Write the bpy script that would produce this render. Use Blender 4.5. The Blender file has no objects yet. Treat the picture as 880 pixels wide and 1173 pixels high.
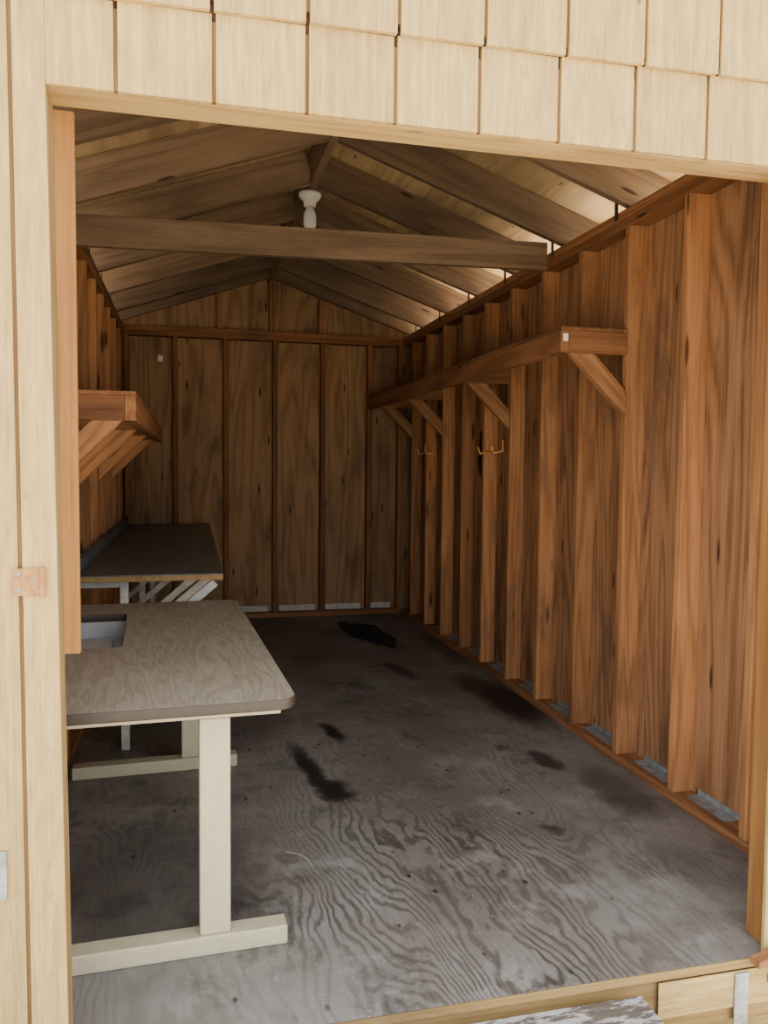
import bpy, math, random, bmesh
from mathutils import Vector, Matrix, noise as mnoise
random.seed(7)
D = bpy.data
scene = bpy.context.scene
col = scene.collection

# ------------------------------------------------------------------ node helpers
def newmat(name):
    m = D.materials.new(name); m.use_nodes = True
    nt = m.node_tree
    for n in list(nt.nodes): nt.nodes.remove(n)
    out = nt.nodes.new('ShaderNodeOutputMaterial')
    b = nt.nodes.new('ShaderNodeBsdfPrincipled')
    nt.links.new(b.outputs[0], out.inputs[0])
    return m, nt, b

class N:
    def __init__(s, nt): s.nt = nt
    def link(s, a, b): s.nt.links.new(a, b)
    def put(s, sock, v):
        if isinstance(v, bpy.types.NodeSocket): s.link(v, sock)
        else: sock.default_value = v
    def math(s, op, a, b=0.0, c=None, clamp=False):
        n = s.nt.nodes.new('ShaderNodeMath'); n.operation = op; n.use_clamp = clamp
        s.put(n.inputs[0], a); s.put(n.inputs[1], b)
        if c is not None: s.put(n.inputs[2], c)
        return n.outputs[0]
    def mapping(s, v, loc=(0,0,0), rot=(0,0,0), sc=(1,1,1), typ='POINT'):
        n = s.nt.nodes.new('ShaderNodeMapping'); n.vector_type = typ
        s.link(v, n.inputs['Vector'])
        n.inputs['Location'].default_value = loc
        n.inputs['Rotation'].default_value = rot
        n.inputs['Scale'].default_value = sc
        return n.outputs[0]
    def noise(s, v, scale=1, detail=2, rough=.5, dist=0):
        n = s.nt.nodes.new('ShaderNodeTexNoise'); s.link(v, n.inputs['Vector'])
        n.inputs['Scale'].default_value = scale; n.inputs['Detail'].default_value = detail
        n.inputs['Roughness'].default_value = rough; n.inputs['Distortion'].default_value = dist
        return n
    def voronoi(s, v, scale=1, rand=1):
        n = s.nt.nodes.new('ShaderNodeTexVoronoi'); s.link(v, n.inputs['Vector'])
        n.inputs['Scale'].default_value = scale; n.inputs['Randomness'].default_value = rand
        return n.outputs['Distance']
    def maprange(s, v, a, b, c=0.0, d=1.0, smooth=True):
        n = s.nt.nodes.new('ShaderNodeMapRange')
        if smooth: n.interpolation_type = 'SMOOTHSTEP'
        s.put(n.inputs['Value'], v)
        n.inputs['From Min'].default_value = a; n.inputs['From Max'].default_value = b
        n.inputs['To Min'].default_value = c; n.inputs['To Max'].default_value = d
        return n.outputs[0]
    def mix(s, f, a, b, blend='MIX'):
        n = s.nt.nodes.new('ShaderNodeMix'); n.data_type = 'RGBA'; n.blend_type = blend
        s.put(n.inputs[0], f)
        for sock, v in ((n.inputs[6], a), (n.inputs[7], b)):
            if isinstance(v, bpy.types.NodeSocket): s.link(v, sock)
            else: sock.default_value = (v[0], v[1], v[2], 1)
        return n.outputs[2]
    def bump(s, h, strength=.3, dist=.002):
        n = s.nt.nodes.new('ShaderNodeBump'); s.link(h, n.inputs['Height'])
        n.inputs['Strength'].default_value = strength; n.inputs['Distance'].default_value = dist
        return n.outputs[0]
    def attr(s, name):
        n = s.nt.nodes.new('ShaderNodeAttribute'); n.attribute_name = name
        return n

def scl(c, k): return tuple(x*k for x in c)

def wood(name, light, dark, ring=10, along=.7, across=6.0, knots=.12, stain=.35, rough=.8,
         fiber=.45, rvar=.35, bump=.4, stain_col=(0.06,.04,.03), contrast=1.0, blot=(1.6,5), grime=0):
    m, nt, b = newmat(name); n = N(nt)
    gc = n.attr('gc').outputs['Vector']
    rnd = n.attr('rnd').outputs['Fac']
    v1 = n.mapping(gc, sc=(along, across, across))
    base = n.noise(v1, 1, 2, .45, .3).outputs['Fac']
    r = n.math('PINGPONG', n.math('MULTIPLY', base, ring), .5)
    r = n.maprange(r, .02, .5)
    r = n.math('POWER', r, 1.6)
    v2 = n.mapping(gc, sc=(4, 140, 140))
    fib = n.noise(v2, 1, 3, .6).outputs['Fac']
    fib2 = n.maprange(fib, .3, .7)
    fac = n.math('ADD', n.math('MULTIPLY', r, (1-fiber)*contrast), n.math('MULTIPLY', fib2, fiber*contrast), clamp=True)
    c = n.mix(fac, light, dark)
    if knots > 0:
        v3 = n.mapping(gc, sc=(2.2, 11, 11))
        k = n.voronoi(v3, 1)
        kf = n.maprange(k, knots*.45, knots, 1, 0)
        c = n.mix(n.math('MULTIPLY', kf, .9), c, scl(dark, .22))
    v4 = n.mapping(gc, sc=(blot[0], blot[1], blot[1]))
    st = n.noise(v4, 1, 5, .65, .4).outputs['Fac']
    sf = n.math('MULTIPLY', n.maprange(st, .46, .72), stain)
    c = n.mix(sf, c, stain_col)
    if grime:
        g1 = n.noise(n.mapping(gc, sc=(18, 90, 90)), 1, 4, .7).outputs['Fac']
        c = n.mix(n.math('MULTIPLY', n.maprange(g1, .52, .68), grime), c, scl(dark, .6))
    k2 = n.maprange(rnd, 0, 1, 1-rvar, 1+rvar*.6, smooth=False)
    hsv = nt.nodes.new('ShaderNodeHueSaturation')
    n.link(c, hsv.inputs['Color']); n.link(k2, hsv.inputs['Value'])
    n.link(hsv.outputs[0], b.inputs['Base Color'])
    b.inputs['Roughness'].default_value = rough
    b.inputs['Specular IOR Level'].default_value = .25
    n.link(n.bump(fac, bump, .002), b.inputs['Normal'])
    return m

def plain(name, colr, rough=.6, metal=0, nscale=20, namt=.25, dark=None, bump=.1):
    m, nt, b = newmat(name); n = N(nt)
    tc = nt.nodes.new('ShaderNodeTexCoord').outputs['Object']
    ns = n.noise(tc, nscale, 4, .6).outputs['Fac']
    f = n.math('MULTIPLY', n.maprange(ns, .35, .7), namt)
    c = n.mix(f, colr, dark or scl(colr, .5))
    n.link(c, b.inputs['Base Color'])
    b.inputs['Roughness'].default_value = rough; b.inputs['Metallic'].default_value = metal
    n.link(n.bump(ns, bump, .001), b.inputs['Normal'])
    return m

# ------------------------------------------------------------------ materials
M_STUD = wood('stud_lumber', (0.50,.245,.105), (0.28,.12,.048), ring=7, along=.5, across=9, knots=.18, stain=.50, rvar=.35)
M_PLY  = wood('sheathing_plywood', (0.44,.235,.115), (0.19,.088,.040), ring=12, along=.45, across=4.0, knots=.14, stain=.60, rvar=.2)
M_PLYB = wood('back_plywood', (0.39,.232,.118), (0.22,.12,.058), ring=9, along=.45, across=3.6, knots=.13, stain=.5, rvar=.2)
M_SHELF= wood('shelf_lumber', (0.33,.15,.064), (0.18,.076,.032), ring=6, along=.4, across=7, knots=.12, stain=.4)
M_RAFT = wood('rafter_lumber', (0.215,.145,.092), (0.12,.078,.048), ring=6, along=.4, across=7, knots=.12, stain=.4)
M_ROOF = wood('roof_plywood', (0.47,.335,.185), (0.31,.21,.105), ring=8, along=.5, across=3.5, knots=.08, stain=.35)
M_JAMB = wood('jamb_lumber', (0.36,.185,.058), (0.25,.115,.035), ring=6, along=.5, across=9, knots=.1, stain=.2)
M_PAINT= wood('siding_paint', (0.53,.39,.160), (0.37,.255,.100), ring=9, along=1.4, across=8, knots=.08, stain=.65,
              rvar=.06, fiber=.65, stain_col=(.33,.235,.105), bump=1.0, blot=(4,26), grime=.35)
M_PAINTG= wood('siding_groove', (0.20,.115,.045), (0.12,.065,.028), ring=8, along=.8, across=7, knots=0, stain=.2, rvar=.05)
M_SILL = wood('sill_lumber', (0.44,.30,.125), (0.31,.195,.075), ring=8, along=.6, across=9, knots=.1, stain=.5)
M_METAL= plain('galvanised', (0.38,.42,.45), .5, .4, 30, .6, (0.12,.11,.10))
M_HINGE= plain('painted_hinge', (0.42,.22,.075), .6, .1, 60, .6, (0.22,.075,.02))
M_PORC = plain('porcelain', (0.80,.79,.74), .3, 0, 30, .1)
M_BULB = plain('frosted_bulb', (0.85,.85,.82), .25, 0, 30, .05)
M_CREAM= plain('desk_frame_paint', (0.47,.43,.30), .45, 0, 25, .25, (0.33,.27,.17))
M_EDGE = plain('desk_edge_band', (0.035,.024,.018), .5, 0, 30, .4)
M_TRAY = plain('grey_tray', (0.42,.44,.45), .5, 0, 12, .3)
M_BTOP = plain('bench_laminate', (0.075,.092,.100), .4, 0, 4, .7, (0.15,.16,.16))
M_PALE = plain('pale_trim', (0.55,.55,.51), .6, 0, 20, .5, (0.25,.22,.18))
M_WIRE = plain('rusty_wire', (0.70,.34,.10), .6, .1, 60, .3)
M_WHITE= plain('white_label', (0.85,.85,.82), .5, 0, 30, .1)
M_DARKB= plain('bench_backsplash', (0.13,.16,.18), .5, 0, 12, .3)
M_ROOFT= plain('asphalt_shingle', (0.08,.08,.08), .9, 0, 90, .6)
M_CLOTH= plain('black_cloth', (0.010,.010,.012), .95, 0, 30, .5)
M_BOUNCE = plain('bounce_slab_pale', (0.70,.64,.54), .9, 0, 14, .35, (0.45,.41,.34))  # pale colour of the added slab, meant to bounce sunlight

def desk_mat():
    m, nt, b = newmat('desk_laminate'); n = N(nt)
    tc = nt.nodes.new('ShaderNodeTexCoord').outputs['Object']
    v = n.mapping(tc, sc=(9, 1.3, 1))
    base = n.noise(v, 1, 3, .5, .4).outputs['Fac']
    r = n.maprange(n.math('PINGPONG', n.math('MULTIPLY', base, 12), .5), 0, .5)
    fib = n.noise(n.mapping(tc, sc=(260, 14, 1)), 1, 2, .6).outputs['Fac']
    fac = n.math('ADD', n.math('MULTIPLY', r, .45), n.math('MULTIPLY', n.maprange(fib, .3, .7), .55), clamp=True)
    c = n.mix(fac, (0.35,.315,.245), (0.19,.162,.12))
    dn = n.noise(tc, 3, 5, .65).outputs['Fac']
    c = n.mix(n.math('MULTIPLY', n.maprange(dn, .45, .75), .45), c, (0.37,.34,.28))
    n.link(c, b.inputs['Base Color']); b.inputs['Roughness'].default_value = .5
    return m
M_DESK = desk_mat()

def floor_mat():
    m, nt, b = newmat('weathered_plywood_floor'); n = N(nt)
    tc = nt.nodes.new('ShaderNodeTexCoord').outputs['Object']
    warp = n.noise(n.mapping(tc, sc=(1.5, .38, 1)), 1.3, 2, .5).outputs['Fac']
    fine = n.noise(n.mapping(tc, sc=(8, 3.2, 1)), 1, 3, .55).outputs['Fac']
    ln = nt.nodes.new('ShaderNodeVectorMath'); ln.operation = 'LENGTH'
    n.link(n.mapping(tc, loc=(.78,2.25,0), rot=(0,0,.10), sc=(.30,1.4,1), typ='TEXTURE'), ln.inputs[0])
    f = n.math('ADD', n.math('MULTIPLY', ln.outputs['Value'], .5), n.math('MULTIPLY', warp, 2.6))
    f = n.math('ADD', f, n.math('MULTIPLY', fine, .38))
    r = n.math('PINGPONG', n.math('MULTIPLY', f, 13), .5)
    r = n.maprange(r, .18, .42)
    wn = n.noise(tc, 1.3, 4, .6).outputs['Fac']
    front = nt.nodes.new('ShaderNodeVectorMath'); front.operation = 'LENGTH'
    n.link(n.mapping(tc, loc=(.72,2.2,0), rot=(0,0,.1), sc=(.5,1.0,1), typ='TEXTURE'), front.inputs[0])
    wear = n.math('ADD', n.maprange(wn, .42, .64, .15, .55), n.maprange(front.outputs['Value'], .2, 1.3, .7, 0), clamp=True)
    fib = n.noise(n.mapping(tc, sc=(90, 3, 1)), 1, 3, .6).outputs['Fac']
    grain = n.math('ADD', n.math('MULTIPLY', r, .7), n.math('MULTIPLY', n.maprange(fib, .3, .7), .3), clamp=True)
    c = n.mix(n.math('MULTIPLY', grain, wear), (0.235,.225,.208), (0.045,.036,.029))
    bn = n.noise(n.mapping(tc, sc=(1, .7, 1)), 1.6, 5, .6).outputs['Fac']
    c = n.mix(n.math('MULTIPLY', n.maprange(bn, .40, .62), .6), c, (0.125,.10,.078))
    gr = n.noise(n.mapping(tc, loc=(9,4,0)), 3.1, 7, .78).outputs['Fac']
    c = n.mix(n.math('MULTIPLY', n.maprange(gr, .5, .66), .55), c, (0.038,.032,.028))
    dn = n.noise(tc, 2.3, 7, .75).outputs['Fac']
    c = n.mix(n.math('MULTIPLY', n.maprange(dn, .51, .68), .6), c, (0.34,.33,.31))
    sp = n.voronoi(tc, 38); sm = n.noise(tc, 3, 2).outputs['Fac']
    spf = n.math('MULTIPLY', n.maprange(sp, .06, .12, 1, 0), n.maprange(sm, .47, .6))
    c = n.mix(spf, c, (0.42,.39,.34))
    sp2 = n.voronoi(n.mapping(tc, loc=(3,7,0), sc=(1,.6,1)), 14); sm2 = n.noise(n.mapping(tc,loc=(5,5,0)), 1.6, 2).outputs['Fac']
    spf2 = n.math('MULTIPLY', n.maprange(sp2, .07, .14, 1, 0), n.maprange(sm2, .46, .58))
    c = n.mix(spf2, c, (0.03,.025,.022))
    wv = nt.nodes.new('ShaderNodeVectorMath'); wv.operation = 'ADD'
    nz = n.noise(tc, 9, 5, .7)
    sub = nt.nodes.new('ShaderNodeVectorMath'); sub.operation = 'MULTIPLY_ADD'
    n.link(nz.outputs['Color'], sub.inputs[0]); sub.inputs[1].default_value = (.12,.16,0); sub.inputs[2].default_value = (-.06,-.08,0)
    n.link(tc, wv.inputs[0]); n.link(sub.outputs[0], wv.inputs[1])
    tot = None
    for (x, y, rx, ry, rot, a) in [
        (1.30,5.75,.15,.50,.2,.75),
        (.49,3.20,.05,.36,.13,1.0), (.545,2.97,.07,.12,.1,1.0), (.65,3.66,.045,.16,.2,1.0),
        (1.66,3.92,.15,.45,0,1.0), (1.60,4.25,.12,.28,0,.8), (1.48,3.11,.055,.15,.2,.85),
        (1.26,4.68,.06,.26,.2,.85), (1.22,2.49,.04,.06,.5,.7), (1.36,3.28,.04,.05,0,.7),
        (1.62,2.75,.12,.30,0,.6), (.95,4.4,.06,.14,.2,.5), (1.0,3.5,.03,.08,.4,.5),
        (-.1,2.4,.35,.5,0,.5), (.9,5.2,.3,.3,0,.4), (1.55,2.15,.12,.18,.3,.35), (.3,2.5,.04,.05,0,.4),
        (.1,3.9,.4,.5,0,.4),(1.7,5.2,.08,.6,0,.6),(.6,5.9,.7,.6,0,.35)]:
        l = nt.nodes.new('ShaderNodeVectorMath'); l.operation = 'LENGTH'
        n.link(n.mapping(wv.outputs[0], loc=(x,y,0), rot=(0,0,rot), sc=(rx,ry,1), typ='TEXTURE'), l.inputs[0])
        v = n.maprange(l.outputs['Value'], .5, 1.2, a, 0)
        tot = v if tot is None else n.math('MAXIMUM', tot, v)
    c = n.mix(n.math('MULTIPLY', tot, .94), c, (0.010,.008,.008))
    n.link(c, b.inputs['Base Color'])
    b.inputs['Roughness'].default_value = .58
    b.inputs['Specular IOR Level'].default_value = .4
    n.link(n.bump(grain, .25, .002), b.inputs['Normal'])
    return m
M_FLOOR = floor_mat()

def ramp_mat():
    m, nt, b = newmat('peeling_paint_board'); n = N(nt)
    tc = nt.nodes.new('ShaderNodeTexCoord').outputs['Object']
    a = n.noise(n.mapping(tc, sc=(8, 40, 7)), 1, 6, .75).outputs['Fac']
    g = n.noise(n.mapping(tc, sc=(6, 120, 6)), 1, 2, .6).outputs['Fac']
    wd = n.mix(g, (0.14,.11,.085), (0.04,.033,.028))
    c = n.mix(n.maprange(a, .50, .56), wd, (0.34,.34,.33))
    n.link(c, b.inputs['Base Color']); b.inputs['Roughness'].default_value = .8
    n.link(n.bump(a, .8, .004), b.inputs['Normal'])
    return m
M_RAMP = ramp_mat()
M_GROUND = plain('gravel_ground', (0.32,.285,.225), .95, 0, 55, .7, (0.12,.105,.08), bump=1.0)

# ------------------------------------------------------------------ mesh builder
class MB:
    def __init__(s): s.v=[]; s.f=[]; s.gc=[]; s.r=[]; s.mi=[]
    def add(s, verts, faces, ax, mi=0, off=None):
        o = Vector((random.uniform(0,60), random.uniform(0,60), random.uniform(0,60))) if off is None else off
        rv = random.random(); i0 = len(s.v)
        for p in verts:
            p = Vector(p); s.v.append(p)
            s.gc.append((p.dot(ax[0])+o[0], p.dot(ax[1])+o[1], p.dot(ax[2])+o[2])); s.r.append(rv)
        for f in faces: s.f.append([i0+i for i in f]); s.mi.append(mi)
    def box(s, x0,x1,y0,y1,z0,z1, g='Z', mi=0):
        X,Y,Z = Vector((1,0,0)),Vector((0,1,0)),Vector((0,0,1))
        ax = {'X':(X,Y,Z),'Y':(Y,X,Z),'Z':(Z,X,Y)}[g]
        vs=[(x0,y0,z0),(x1,y0,z0),(x1,y1,z0),(x0,y1,z0),(x0,y0,z1),(x1,y0,z1),(x1,y1,z1),(x0,y1,z1)]
        s.add(vs, BOXF, ax, mi)
    def beam(s, p0, p1, wdir, w, h, mi=0):
        p0,p1=Vector(p0),Vector(p1); a=(p1-p0).normalized(); wd=Vector(wdir); wd=(wd-a*wd.dot(a)).normalized(); hd=a.cross(wd)
        vs=[]
        for hh in (-h/2,h/2):
            for p,ww in ((p0,-w/2),(p1,-w/2),(p1,w/2),(p0,w/2)):
                vs.append(p+wd*ww+hd*hh)
        s.add(vs, BOXF, (a,wd,hd), mi)
    def prism(s, poly, d, ax, mi=0):
        n=len(poly); d=Vector(d)
        vs=[Vector(p) for p in poly]+[Vector(p)+d for p in poly]
        fs=[list(range(n))[::-1], list(range(n,2*n))]
        for i in range(n): j=(i+1)%n; fs.append([i,j,n+j,n+i])
        s.add(vs, fs, ax, mi)
    def obj(s, name, mats, parent=None, bevel=0.0):
        me=D.meshes.new(name); me.from_pydata([tuple(v) for v in s.v],[],s.f)
        for m in mats: me.materials.append(m)
        a=me.attributes.new('gc','FLOAT_VECTOR','POINT')
        for i,g in enumerate(s.gc): a.data[i].vector=g
        a=me.attributes.new('rnd','FLOAT','POINT')
        for i,g in enumerate(s.r): a.data[i].value=g
        for p,mi in zip(me.polygons,s.mi): p.material_index=mi
        bm=bmesh.new(); bm.from_mesh(me); bmesh.ops.recalc_face_normals(bm, faces=bm.faces); bm.to_mesh(me); bm.free()
        o=D.objects.new(name,me); col.objects.link(o)
        if parent: o.parent=parent
        if bevel:
            b=o.modifiers.new('bevel','BEVEL'); b.width=bevel; b.segments=2; b.limit_method='ANGLE'
        return o
BOXF=[(0,3,2,1),(4,5,6,7),(0,1,5,4),(1,2,6,5),(2,3,7,6),(3,0,4,7)]
AX_Z=(Vector((0,0,1)),Vector((1,0,0)),Vector((0,1,0)))
AX_X=(Vector((1,0,0)),Vector((0,1,0)),Vector((0,0,1)))
AX_Y=(Vector((0,1,0)),Vector((1,0,0)),Vector((0,0,1)))

def empty(name):
    e=D.objects.new(name,None); col.objects.link(e); return e

def lathe(name, prof, loc, mat, parent=None, seg=32):
    vs=[];fs=[]
    for r,z in prof:
        for i in range(seg):
            a=2*math.pi*i/seg; vs.append((r*math.cos(a),r*math.sin(a),z))
    for k in range(len(prof)-1):
        for i in range(seg):
            j=(i+1)%seg; fs.append((k*seg+i,k*seg+j,(k+1)*seg+j,(k+1)*seg+i))
    fs.append(tuple(range(seg))); fs.append(tuple((len(prof)-1)*seg+i for i in range(seg)))
    me=D.meshes.new(name); me.from_pydata(vs,[],fs); me.materials.append(mat)
    bm=bmesh.new(); bm.from_mesh(me); bmesh.ops.recalc_face_normals(bm, faces=bm.faces); bm.to_mesh(me); bm.free()
    for p in me.polygons: p.use_smooth=True
    o=D.objects.new(name,me); o.location=loc; col.objects.link(o)
    if parent: o.parent=parent
    return o

def tube(name, pts, r, mat, parent=None):
    cu=D.curves.new(name,'CURVE'); cu.dimensions='3D'; cu.bevel_depth=r; cu.bevel_resolution=3
    sp=cu.splines.new('POLY'); sp.points.add(len(pts)-1)
    for i,p in enumerate(pts): sp.points[i].co=(*p,1)
    cu.materials.append(mat)
    o=D.objects.new(name,cu); col.objects.link(o)
    if parent: o.parent=parent
    return o

# ------------------------------------------------------------------ dimensions
XL, XLS = -.476, -.565       # left stud face / sheathing face
XR, XRS = 1.756, 1.845       # right stud face / sheathing face
YF, YFI = 1.706, 1.81        # front siding face / inner face of front framing
YB, YBS = 6.53, 6.619        # back stud face / sheathing face
ZP = 2.315                   # top of wall plates
XC = .65; SL = .345          # ridge line / roof slope
def zb(x): return ZP + SL*((XRS-XC)-abs(x-XC))   # rafter underside
STUDS = [2.226+.4064*k for k in range(11)]        # far faces of studs
RD=.17
zt=RD*1.06+.001

# ------------------------------------------------------------------ floor
b=MB()
b.box(XLS,XRS,YF+.004,4.148,-.019,0,'Y'); b.box(XLS,XRS,4.151,YBS,-.019,0,'Y')
floor=b.obj('floor',[M_FLOOR])
b=MB()
b.box(XLS,XRS,YF-.002,YF+.0035,-.024,-.001,'X')
b.box(XLS,XRS,YF+.006,YF+.044,-.16,-.0195,'X')
for k in range(1,12): b.box(XLS,XRS,YF+.4*k,YF+.4*k+.038,-.16,-.0195,'X')
b.obj('rim_joist',[M_SILL],floor,.002)

# ------------------------------------------------------------------ walls
def sidewall(name, xs, xf, sgn):
    root=empty(name)
    b=MB()
    y=YFI-.09
    while y<YBS-.01:
        y1=min(y+1.2192,YBS+.012)
        b.box(min(xs,xs+sgn*.012),max(xs,xs+sgn*.012),y,y1,-.10,ZP+.0,'Z'); y+=1.2192
    b.obj('sheathing',[M_PLY],root)
    b=MB()
    xo=xs+sgn*.0125
    b.box(min(xo,xo+sgn*.012),max(xo,xo+sgn*.012),YF+.02,YBS+.02,-.12,ZP-.02,'Z')
    b.obj('outer_siding',[M_PAINT],root)
    b=MB()
    a0,a1=min(xs,xf)+.0005,max(xs,xf)-.0005
    for ys in STUDS:
        if ys>YB+.05: continue
        b.box(a0,a1,ys-.038,ys,.039,ZP-.077,'Z')
    b.box(a0,a1,1.85,1.888,.039,ZP-.077,'Z')
    b.obj('studs',[M_STUD],root,.003)
    b=MB()
    b.box(a0,a1,YFI,YB,.0005,.038,'Y')
    b.box(a0,a1,YFI,YB,ZP-.076,ZP-.039,'Y'); b.box(a0,a1,YFI,YB,ZP-.038,ZP,'Y')
    b.obj('plates',[M_SHELF],root,.003)
    return root
wr=sidewall('wall_right',XRS,XR,1)
wl=sidewall('wall_left',XLS,XL,-1)
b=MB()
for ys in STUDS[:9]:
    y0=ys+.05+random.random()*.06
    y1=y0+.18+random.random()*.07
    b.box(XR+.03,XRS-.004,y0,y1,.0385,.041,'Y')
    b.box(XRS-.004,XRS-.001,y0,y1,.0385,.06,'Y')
b.obj('base_strips',[M_METAL],wr)  # metal strips that also stand in for light seen through wall gaps
b=MB()
pts=[]
for i in range(26):
    a=2*math.pi*i/26; k=1+.35*mnoise.noise(Vector((math.cos(a)*1.3,math.sin(a)*1.3,4)))
    pts.append((XRS-.002,4.90+.045*k*math.cos(a),1.31+.16*k*math.sin(a)))
b.prism(pts,(.0015,0,0),AX_Z); b.obj('tar_smear',[M_CLOTH],wr)

wb=empty('wall_back')
b=MB()
for x0,x1 in ((XLS-.01,-.09),(-.09,.30),(.30,.69),(.69,1.08),(1.08,1.47),(1.47,XRS+.01)):
    b.box(x0,x1,YBS,YBS+.012,-.1,ZP-.02,'Z')
for x0,x1 in ((XLS,.0375),(.0375,XC),(XC,1.2425),(1.2425,XRS)):
    b.prism([(x0,YBS,ZP-.018),(x1,YBS,ZP-.018),(x1,YBS,zb(x1)+.165),(x0,YBS,zb(x0)+.165)],(0,.012,0),AX_Z)
b.obj('sheathing',[M_PLYB],wb)
b=MB()
for x in (-.09,.30,.69,1.08,1.47):
    b.box(x-.019,x+.019,YB+.001,YBS-.001,.039,ZP-.077,'Z')
b.box(XL+.002,XL+.04,YB+.001,YBS-.001,.039,ZP-.077,'Z'); b.box(XR-.04,XR-.002,YB+.001,YBS-.001,.039,ZP-.077,'Z')
for x in (.25,.66,1.06):
    b.box(x-.019,x+.019,YB+.001,YBS-.001,ZP+.001,zb(x)-.005,'Z')
b.obj('studs',[M_SHELF],wb,.003)
b=MB()
b.box(XL,XR,YB,YBS,.0005,.038,'X'); b.box(XL,XR,YB,YBS,ZP-.076,ZP-.039,'X'); b.box(XL,XR,YB,YBS,ZP-.038,ZP,'X')
b.obj('plates',[M_SHELF],wb,.003)
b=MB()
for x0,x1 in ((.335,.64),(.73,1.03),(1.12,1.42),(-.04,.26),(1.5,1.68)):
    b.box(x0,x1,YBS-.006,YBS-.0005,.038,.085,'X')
b.obj('base_strips',[M_PALE],wb)  # pale strips painted in for light leaking through above the sole plate
b=MB(); b.box(-.225,-.185,YBS-.012,YBS-.0005,2.05,2.10,'Z'); b.obj('cable_clip',[M_WHITE],wb,.004)

# ------------------------------------------------------------------ front wall
wf=empty('wall_front')
b=MB(); g=.0040
OX0,OX1,OZ=-.264,1.435,1.98
def zlap(x): return 2.157+.014*(x-.25)
b.prism([(-.85,YF,-.12),(-.515-g,YF,-.12),(-.515-g,YF,2.15),(-.85,YF,2.15)],(0,.012,0),AX_Z)
b.prism([(-.515+g,YF,-.12),(-.318-g,YF,-.12),(-.328-g,YF,2.15),(-.515+g,YF,2.15)],(0,.012,0),AX_Z)
b.prism([(-.318+g,YF,-.12),(-.243,YF,-.12),(OX0,YF,OZ),(OX0,YF,2.15),(-.328+g,YF,2.15)],(0,.012,0),AX_Z)
xs=[OX0]+[.2447+.1895*k for k in range(-2,9)]
for i in range(len(xs)-1):
    a=xs[i]+(g if i else .0005); c=xs[i+1]-g
    b.box(a,c,YF,YF+.012,OZ,zlap((a+c)/2)+.001,'Z')
for a,c in ((OX1,1.588-g),(1.588+g,1.78-g),(1.78+g,1.90)):
    b.box(a,c,YF,YF+.012,-.02,OZ-.0005,'Z')
U=[.2447+.1935*k for k in range(-6,9)]
xx=[-.87]+[u for u in U if -.85<u<1.85]+[1.92]
for i in range(len(xx)-1):
    a,c=xx[i]+g,xx[i+1]-g
    if c-a<.02: continue
    pts=[(a,YF-.013,zlap(a)),(c,YF-.013,zlap(c)),(c,YF-.013,max(zb(c)+.155,2.2))]
    if a<XC<c: pts.append((XC,YF-.013,zb(XC)+.155))
    pts.append((a,YF-.013,max(zb(a)+.155,2.2)))
    b.prism(pts,(0,.0125,0),AX_Z)
b.obj('siding',[M_PAINT],wf,.0012)
b=MB()
b.prism([(-.84,YF+.004,-.11),(-.25,YF+.004,-.11),(OX0-.006,YF+.004,2.14),(-.84,YF+.004,2.14)],(0,.012,0),AX_Z)
b.box(OX0+.0005,1.88,YF+.005,YF+.017,OZ+.003,2.14,'Z')
b.box(OX1+.006,1.88,YF+.004,YF+.016,-.01,OZ,'Z')
b.prism([(-.84,YF-.006,2.175),(1.88,YF-.006,2.190),(1.88,YF-.006,zb(1.845)+.08),(XC,YF-.006,zb(XC)+.08),(-.6,YF-.006,zb(-.565)+.08)],(0,.012,0),AX_Z)
b.obj('siding_grooves',[M_PAINTG],wf)
b=MB()
b.box(XLS,XRS,YF+.019,YFI,OZ+.001,OZ+.14,'X',0)
b.prism([(-.36,YF+.019,.0005),(-.250,YF+.019,.0005),(-.266,YF+.019,OZ),(-.36,YF+.019,OZ)],(0,.088,0),AX_Z)
b.obj('header',[M_SILL],wf,.002)
b=MB()
b.box(-.30,-.226,YFI+.001,YFI+.02,.84,OZ-.005,'Z')
b.box(1.463,1.52,YF+.019,YFI,.0005,OZ,'Z')
b.box(1.5205,1.60,YF+.019,YFI,.0005,OZ,'Z')
b.obj('jambs',[M_JAMB],wf,.002)
b=MB()
b.box(XLS-.01,-.361,YF+.019,YFI,.0005,OZ,'Z'); b.box(1.601,XRS,YF+.019,YFI,.0005,OZ,'Z')
b.prism([(XLS,YF+.02,OZ+.141),(XRS,YF+.02,OZ+.141),(XRS,YF+.02,zb(XRS)+.1),(XC,YF+.02,zb(XC)+.1),(XLS,YF+.02,zb(XLS)+.1)],(0,.012,0),AX_Z)
b.obj('front_framing',[M_PLYB],wf)

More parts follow.
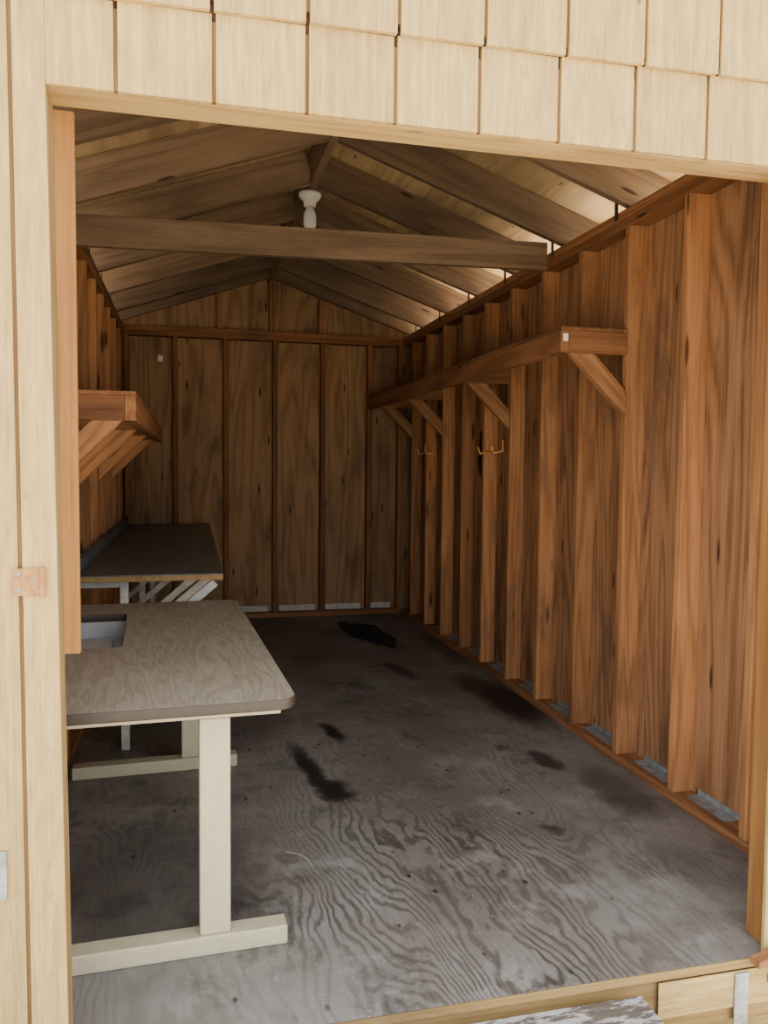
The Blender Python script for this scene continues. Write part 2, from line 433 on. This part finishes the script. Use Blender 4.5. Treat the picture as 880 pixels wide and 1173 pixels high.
# ------------------------------------------------------------------ roof / ceiling
ce=empty('ceiling')
b=MB()
ys=[1.86+.6096*k for k in range(8)]+[6.50]
OV=.20
for y in ys:
    for sg in (-1,1):
        xe=XC+sg*(XRS-XC+OV); xr=XC+sg*.02
        a=(xr,y,zb(xr)+RD/2*1.06); c=(xe,y,ZP+SL*(-OV)+RD/2*1.06)
        b.beam(a,c,(0,1,0),.038,RD)
b.obj('rafters',[M_RAFT],ce,.003)
b=MB()
b.box(XC-.019,XC+.019,1.75,YBS,zb(XC)-.01,zb(XC)+RD+.012,'Y')
b.obj('ridge_board',[M_RAFT],ce,.003)
b=MB()
b.beam((XL+.003,3.79,2.262),(XR-.003,3.79,2.302),(0,1,0),.038,.135)
b.obj('tie_beam',[M_RAFT],ce,.004)
b=MB()
for sg in (-1,1):
    y=1.60
    while y<6.72:
        y1=min(y+1.2192,6.72)
        x0=XC; x1=XC+sg*(XRS-XC)*.5; x2=XC+sg*(XRS-XC+OV+.02)
        for p,q in ((x0,x1),(x1,x2)):
            f=lambda x: ZP+SL*((XRS-XC)-abs(x-XC))+zt
            b.prism([(p,y,f(p)),(q,y,f(q)),(q,y,f(q)+.012),(p,y,f(p)+.012)],(0,y1-y,0),AX_Y)
        y+=1.2192
b.obj('roof_sheathing',[M_ROOF],ce)
b=MB()
for sg in (-1,1):
    q=XC+sg*(XRS-XC+OV+.03); f=lambda x: ZP+SL*((XRS-XC)-abs(x-XC))+zt+.0125
    b.prism([(XC,1.58,f(XC)),(q,1.58,f(q)),(q,1.58,f(q)+.008),(XC,1.58,f(XC)+.008)],(0,5.16,0),AX_Y)
b.obj('shingles',[M_ROOFT],ce)
b=MB()
for y in ys:
    b.box(XR-.004,XR-.001,y+.02,y+.045,ZP-.03,ZP+.06,'Z')
    b.box(XL+.001,XL+.004,y+.02,y+.045,ZP-.03,ZP+.06,'Z')
b.obj('rafter_clips',[M_EDGE],ce)

# ------------------------------------------------------------------ ceiling lamp
lamp=empty('ceiling_lamp')
zl=zb(XC)-.011
lathe('lampholder',[(.0,0),(.060,0),(.062,-.014),(.052,-.030),(.036,-.042),(.032,-.070),(.026,-.072),(.0,-.072)],(XC,4.41,zl),M_PORC,lamp)
lathe('bulb',[(.0,0),(.021,0),(.023,-.02),(.031,-.03),(.035,-.06),(.035,-.095),(.028,-.113),(.012,-.123),(.0,-.125)],(XC,4.41,zl-.0725),M_BULB,lamp)

# ------------------------------------------------------------------ shelves
def shelf(name, xw, xe, z, y0, y1, ybr, sgn):
    root=empty(name)
    lo,hi=min(xw,xe),max(xw,xe)
    b=MB()
    b.box(lo,hi,y0,y1,z-.015,z,'Y')
    b.obj('shelf_board',[M_SHELF],root,.002)
    b=MB()
    e0,e1=(xe,xe+.038) if sgn>0 else (xe-.038,xe)
    b.box(e0,e1,y0,y1,z-.104,z-.0155,'Y')
    for yb in ybr:
        a0,a1=(e1+.0005,hi-.001) if sgn>0 else (lo+.001,e0-.0005)
        b.box(a0,a1,yb,yb+.038,z-.104,z-.0155,'X')
    b.obj('rails',[M_SHELF],root,.003)
    b=MB()
    for yb in ybr:
        xa=xe+sgn*.045; xb=xw-sgn*.002
        dz=abs(xb-xa)
        ztop=z-.1045
        w=.105
        poly=[(xa,yb,ztop),(xa+sgn*w,yb,ztop),(xb,yb,ztop-dz+w),(xb,yb,ztop-dz)]
        b.prism(poly,(0,.038,0),((Vector((sgn,0,-1)).normalized()),Vector((0,1,0)),Vector((sgn,0,1)).normalized()))
    b.obj('braces',[M_STUD],root,.003)
    return root
s1=shelf('wall_shelf',XR-.002,1.455,1.815,2.99,6.52,[2.99,STUDS[5]-.038,STUDS[8]-.038,6.20],1)
b=MB(); b.box(1.463,1.483,2.984,2.989,1.755,1.785,'Z'); b.obj('label',[M_WHITE],s1)
s2=shelf('wall_shelf.001',XL+.002,-.178,1.505,3.0,5.93,[3.0,STUDS[4]-.038,STUDS[6]-.038,STUDS[8]-.038],-1)

# ------------------------------------------------------------------ workbench (left rear)
wbn=empty('workbench')
b=MB(); b.prism([(XL+.004,3.5,.776),(.146,3.5,.776),(.164,6.5,.776),(XL+.004,6.5,.776)],(0,0,.004),AX_Y)
b.obj('laminate_top',[M_BTOP],wbn)
b=MB(); b.prism([(XL+.004,3.5,.752),(.146,3.5,.752),(.164,6.5,.752),(XL+.004,6.5,.752)],(0,0,.0235),AX_Y)
b.obj('plywood_top',[M_SILL],wbn,.002)
b=MB(); b.box(XL+.0045,XL+.03,3.5,6.5,.7805,.835,'Y')
b.obj('backsplash',[M_DARKB],wbn,.002)
b=MB()
for y in (3.56,3.85,4.25,5.1,6.1):
    b.beam((.115,y,.735),(XL+.03,y,.26),(0,1,0),.03,.035)
b.obj('diagonal_braces',[M_PALE],wbn,.002)
b=MB()
for y in (3.6,5.0,6.4):
    b.box(-.285,-.25,y,y+.03,.0005,.7515,'Z')
    b.box(XL+.006,-.286,y,y+.03,.715,.7515,'X')
b.obj('legs',[M_PALE],wbn,.002)

# ------------------------------------------------------------------ desk
desk=empty('desk'); desk.location=(.264,1.955,0); desk.rotation_euler=(0,0,math.radians(2.4))
W,L,ZT=.66,1.51,.672
def rrect(x0,x1,y0,y1,r,seg=8):
    out=[]
    for cx,cy,a0 in ((x1-r,y1-r,0),(x0+r,y1-r,90),(x0+r,y0+r,180),(x1-r,y0+r,270)):
        for i in range(seg+1):
            a=math.radians(a0+90*i/seg); out.append((cx+r*math.cos(a),cy+r*math.sin(a)))
    return out
cu=D.curves.new('tmp','CURVE'); cu.dimensions='2D'; cu.fill_mode='BOTH'; cu.extrude=.011; cu.bevel_depth=.003; cu.bevel_resolution=2; cu.offset=-.003
for pts in (rrect(-W,0,0,L,.05), rrect(-.63,-.44,.69,1.27,.012,4)):
    sp=cu.splines.new('POLY'); sp.points.add(len(pts)-1); sp.use_cyclic_u=True
    for i,p in enumerate(pts): sp.points[i].co=(p[0],p[1],0,1)
tmp=D.objects.new('tmp',cu); col.objects.link(tmp)
dg=bpy.context.evaluated_depsgraph_get(); dg.update()
me=D.meshes.new_from_object(tmp.evaluated_get(dg)); D.objects.remove(tmp)
me.name='desktop'; me.materials.clear(); me.materials.append(M_DESK); me.materials.append(M_EDGE)
for p in me.polygons: p.material_index = 0 if abs(p.normal.z)>.8 else 1
top=D.objects.new('desktop',me); col.objects.link(top); top.parent=desk; top.location=(0,0,ZT-.014)
b=MB()
zu=ZT-.0285
for v in (.075,1.36):
    b.box(-.655,-.012,v,v+.06,.0005,.05,'X')
    b.box(-.235,-.158,v+.008,v+.052,.0505,zu-.033,'Z')
    b.box(-.60,-.03,v+.004,v+.056,zu-.032,zu,'X')
b.box(-.215,-.18,.14,1.355,zu-.06,zu-.002,'Y')
b.obj('frame',[M_CREAM],desk,.004)
b=MB()
b.box(-.635,-.435,.685,1.275,zu-.07,zu-.062,'Y')
b.box(-.635,-.63,.685,1.275,zu-.0615,zu,'Y'); b.box(-.44,-.435,.685,1.275,zu-.0615,zu,'Y')
b.box(-.629,-.441,.685,.69,zu-.0615,zu,'X'); b.box(-.629,-.441,1.27,1.275,zu-.0615,zu,'X')
b.box(-.60,-.48,.80,1.10,zu-.0615,zu-.03,'Y')
b.obj('cable_tray',[M_TRAY],desk,.001)

# ------------------------------------------------------------------ small hardware
h=empty('door_hinge')
b=MB(); b.box(-.335,-.282,YF-.006,YF-.0005,.985,1.04,'Z'); b.box(-.285,-.275,YF-.014,YF-.001,.983,1.042,'Z')
b.obj('leaf',[M_HINGE],h,.0015)
for i,(x,z) in enumerate(((-.325,1.028),(-.325,.997),(-.30,1.0125))):
    s=lathe(f'screw_{i}',[(.0,0),(.004,0),(.003,.002),(.0,.0025)],(x,YF-.0062,z),M_METAL,h,12); s.rotation_euler=(math.radians(90),0,0)
h=empty('door_hinge.001')
b=MB(); b.box(-.375,-.356,YF-.006,YF-.0005,.37,.47,'Z'); b.obj('leaf',[M_METAL],h,.0015)

def hook(name, y, z, w):
    root=empty(name); x=XR-.006
    for k,s in enumerate((-1,1)):
        tube(f'wire_{k}',[(x,y+s*w,z+.06),(x,y+s*w,z),(x-.05,y+s*w*.9,z-.015),(x-.065,y+s*w*.9,z+.025)],.006,M_WIRE,root)
    tube('crossbar',[(x-.003,y-w,z),(x-.003,y+w,z)],.006,M_WIRE,root)
hook('tool_hook',4.43,1.34,.12); hook('tool_hook.001',5.745,1.35,.11)

tube('straw',[(.305,2.52,.003),(.34,2.50,.003),(.365,2.46,.003),(.372,2.41,.003)],.0012,M_PALE)

bm=bmesh.new(); bmesh.ops.create_icosphere(bm,subdivisions=5,radius=1)
for v in bm.verts:
    p=v.co.copy()
    k=1+.45*mnoise.noise(p*1.6+Vector((3,1,7)))+.18*mnoise.noise(p*5)
    hgt=.035*(1+.9*mnoise.noise(p*3.3))
    v.co=Vector((p.x*.12*k, p.y*.42*k, max(p.z,-.05)*hgt+.002))
me=D.meshes.new('black_cloth'); bm.to_mesh(me); bm.free(); me.materials.append(M_CLOTH)
for p in me.polygons: p.use_smooth=True
o=D.objects.new('black_cloth',me); col.objects.link(o); o.location=(1.30,5.74,.001); o.rotation_euler=(0,0,.21)

# ------------------------------------------------------------------ outside: ramp, skirt, bracket, ground
GZ0=-.25
rp=empty('entry_ramp')
def plank(b,x0,x1,xo0,xo1,y0,y1):
    z0,z1=-.028,-.21
    t=.02
    pts=[(x0,y0,z0),(x1,y0,z0),(xo1,y1,z1),(xo0,y1,z1)]
    b.prism([(p[0],p[1],p[2]-t) for p in pts],(0,0,t),AX_X)
b=MB()
plank(b,-.15,.55,-.15,.57,1.66,.75); plank(b,.553,1.065,.573,1.20,1.675,.75)
b.obj('deck',[M_RAMP],rp,.003)
b=MB()
b.beam((.98,1.68,-.075),(1.17,1.50,-.11),(0,0,1),.03,.05); b.beam((1.00,1.60,-.10),(1.2,.8,-.22),(0,0,1),.05,.04); b.beam((-.1,1.60,-.10),(-.1,.8,-.22),(0,0,1),.05,.04)
b.obj('stringers',[M_RAMP],rp,.003)
b=MB(); b.box(1.13,1.9,YF-.006,YF-.0025,-.12,-.026,'X')
b.box(-.85,1.9,YF+.05,YF+.06,-.25,-.165,'X')
b.obj('trim_1',[M_PAINT],None,.002)
br=empty('strap_bracket')
b=MB(); b.box(1.345,1.385,YF-.011,YF-.0065,-.20,-.03,'Z'); b.box(1.345,1.385,YF-.06,YF-.0115,-.20,-.195,'Z')
b.obj('strap',[M_METAL],br,.001)
b=MB()
b.beam((1.42,1.64,-.028),(1.52,1.69,-.02),(0,0,1),.02,.05); b.beam((1.38,1.67,.012),(1.50,1.69,.02),(0,0,1),.02,.03)
b.obj('broken_wood_scrap',[M_SHELF],None,.002)
b=MB(); b.box(-14,16,-14,16,GZ0-.05,GZ0,'X'); b.obj('ground',[M_GROUND])
b=MB(); b.box(2.05,5.5,1.7,9,GZ0+.0005,GZ0+.03,'Y'); b.obj('eave_bounce_slab',[M_BOUNCE],None,.004)  # added slab out of view, bounces sunlight up into the right eaves
b=MB()
for x in (-.4,.64,1.6):
    for y in (2.0,4.1,6.3): b.box(x-.1,x+.1,y-.1,y+.1,GZ0,-.1605,'X')
b.obj('foundation_blocks',[M_PALE],floor,.004)

# ------------------------------------------------------------------ light
w=D.worlds.new('World'); scene.world=w; w.use_nodes=True
bg=w.node_tree.nodes['Background']; bg.inputs[0].default_value=(.98,.985,1,1); bg.inputs[1].default_value=3.7
sd=D.lights.new('sun','SUN'); sd.energy=80; sd.angle=math.radians(3); sd.color=(1,.90,.75)
so=D.objects.new('sun',sd); col.objects.link(so)
so.rotation_euler=(-Vector((1,.35,1.25))).to_track_quat('-Z','Y').to_euler()

# ------------------------------------------------------------------ camera
cd=D.cameras.new('camera'); cam=D.objects.new('camera',cd); col.objects.link(cam)
R=Vector((.9714,-.2372,.0097)); Fw=Vector((.2374,.9697,-.0578)).normalized()
R=(R-Fw*R.dot(Fw)).normalized(); Up=R.cross(Fw)
cam.matrix_world=Matrix(((R.x,Up.x,-Fw.x,0),(R.y,Up.y,-Fw.y,0),(R.z,Up.z,-Fw.z,1.25),(0,0,0,1)))
cd.sensor_fit='VERTICAL'; cd.sensor_height=24; cd.lens=24*920/1173; cd.clip_start=.05
scene.camera=cam
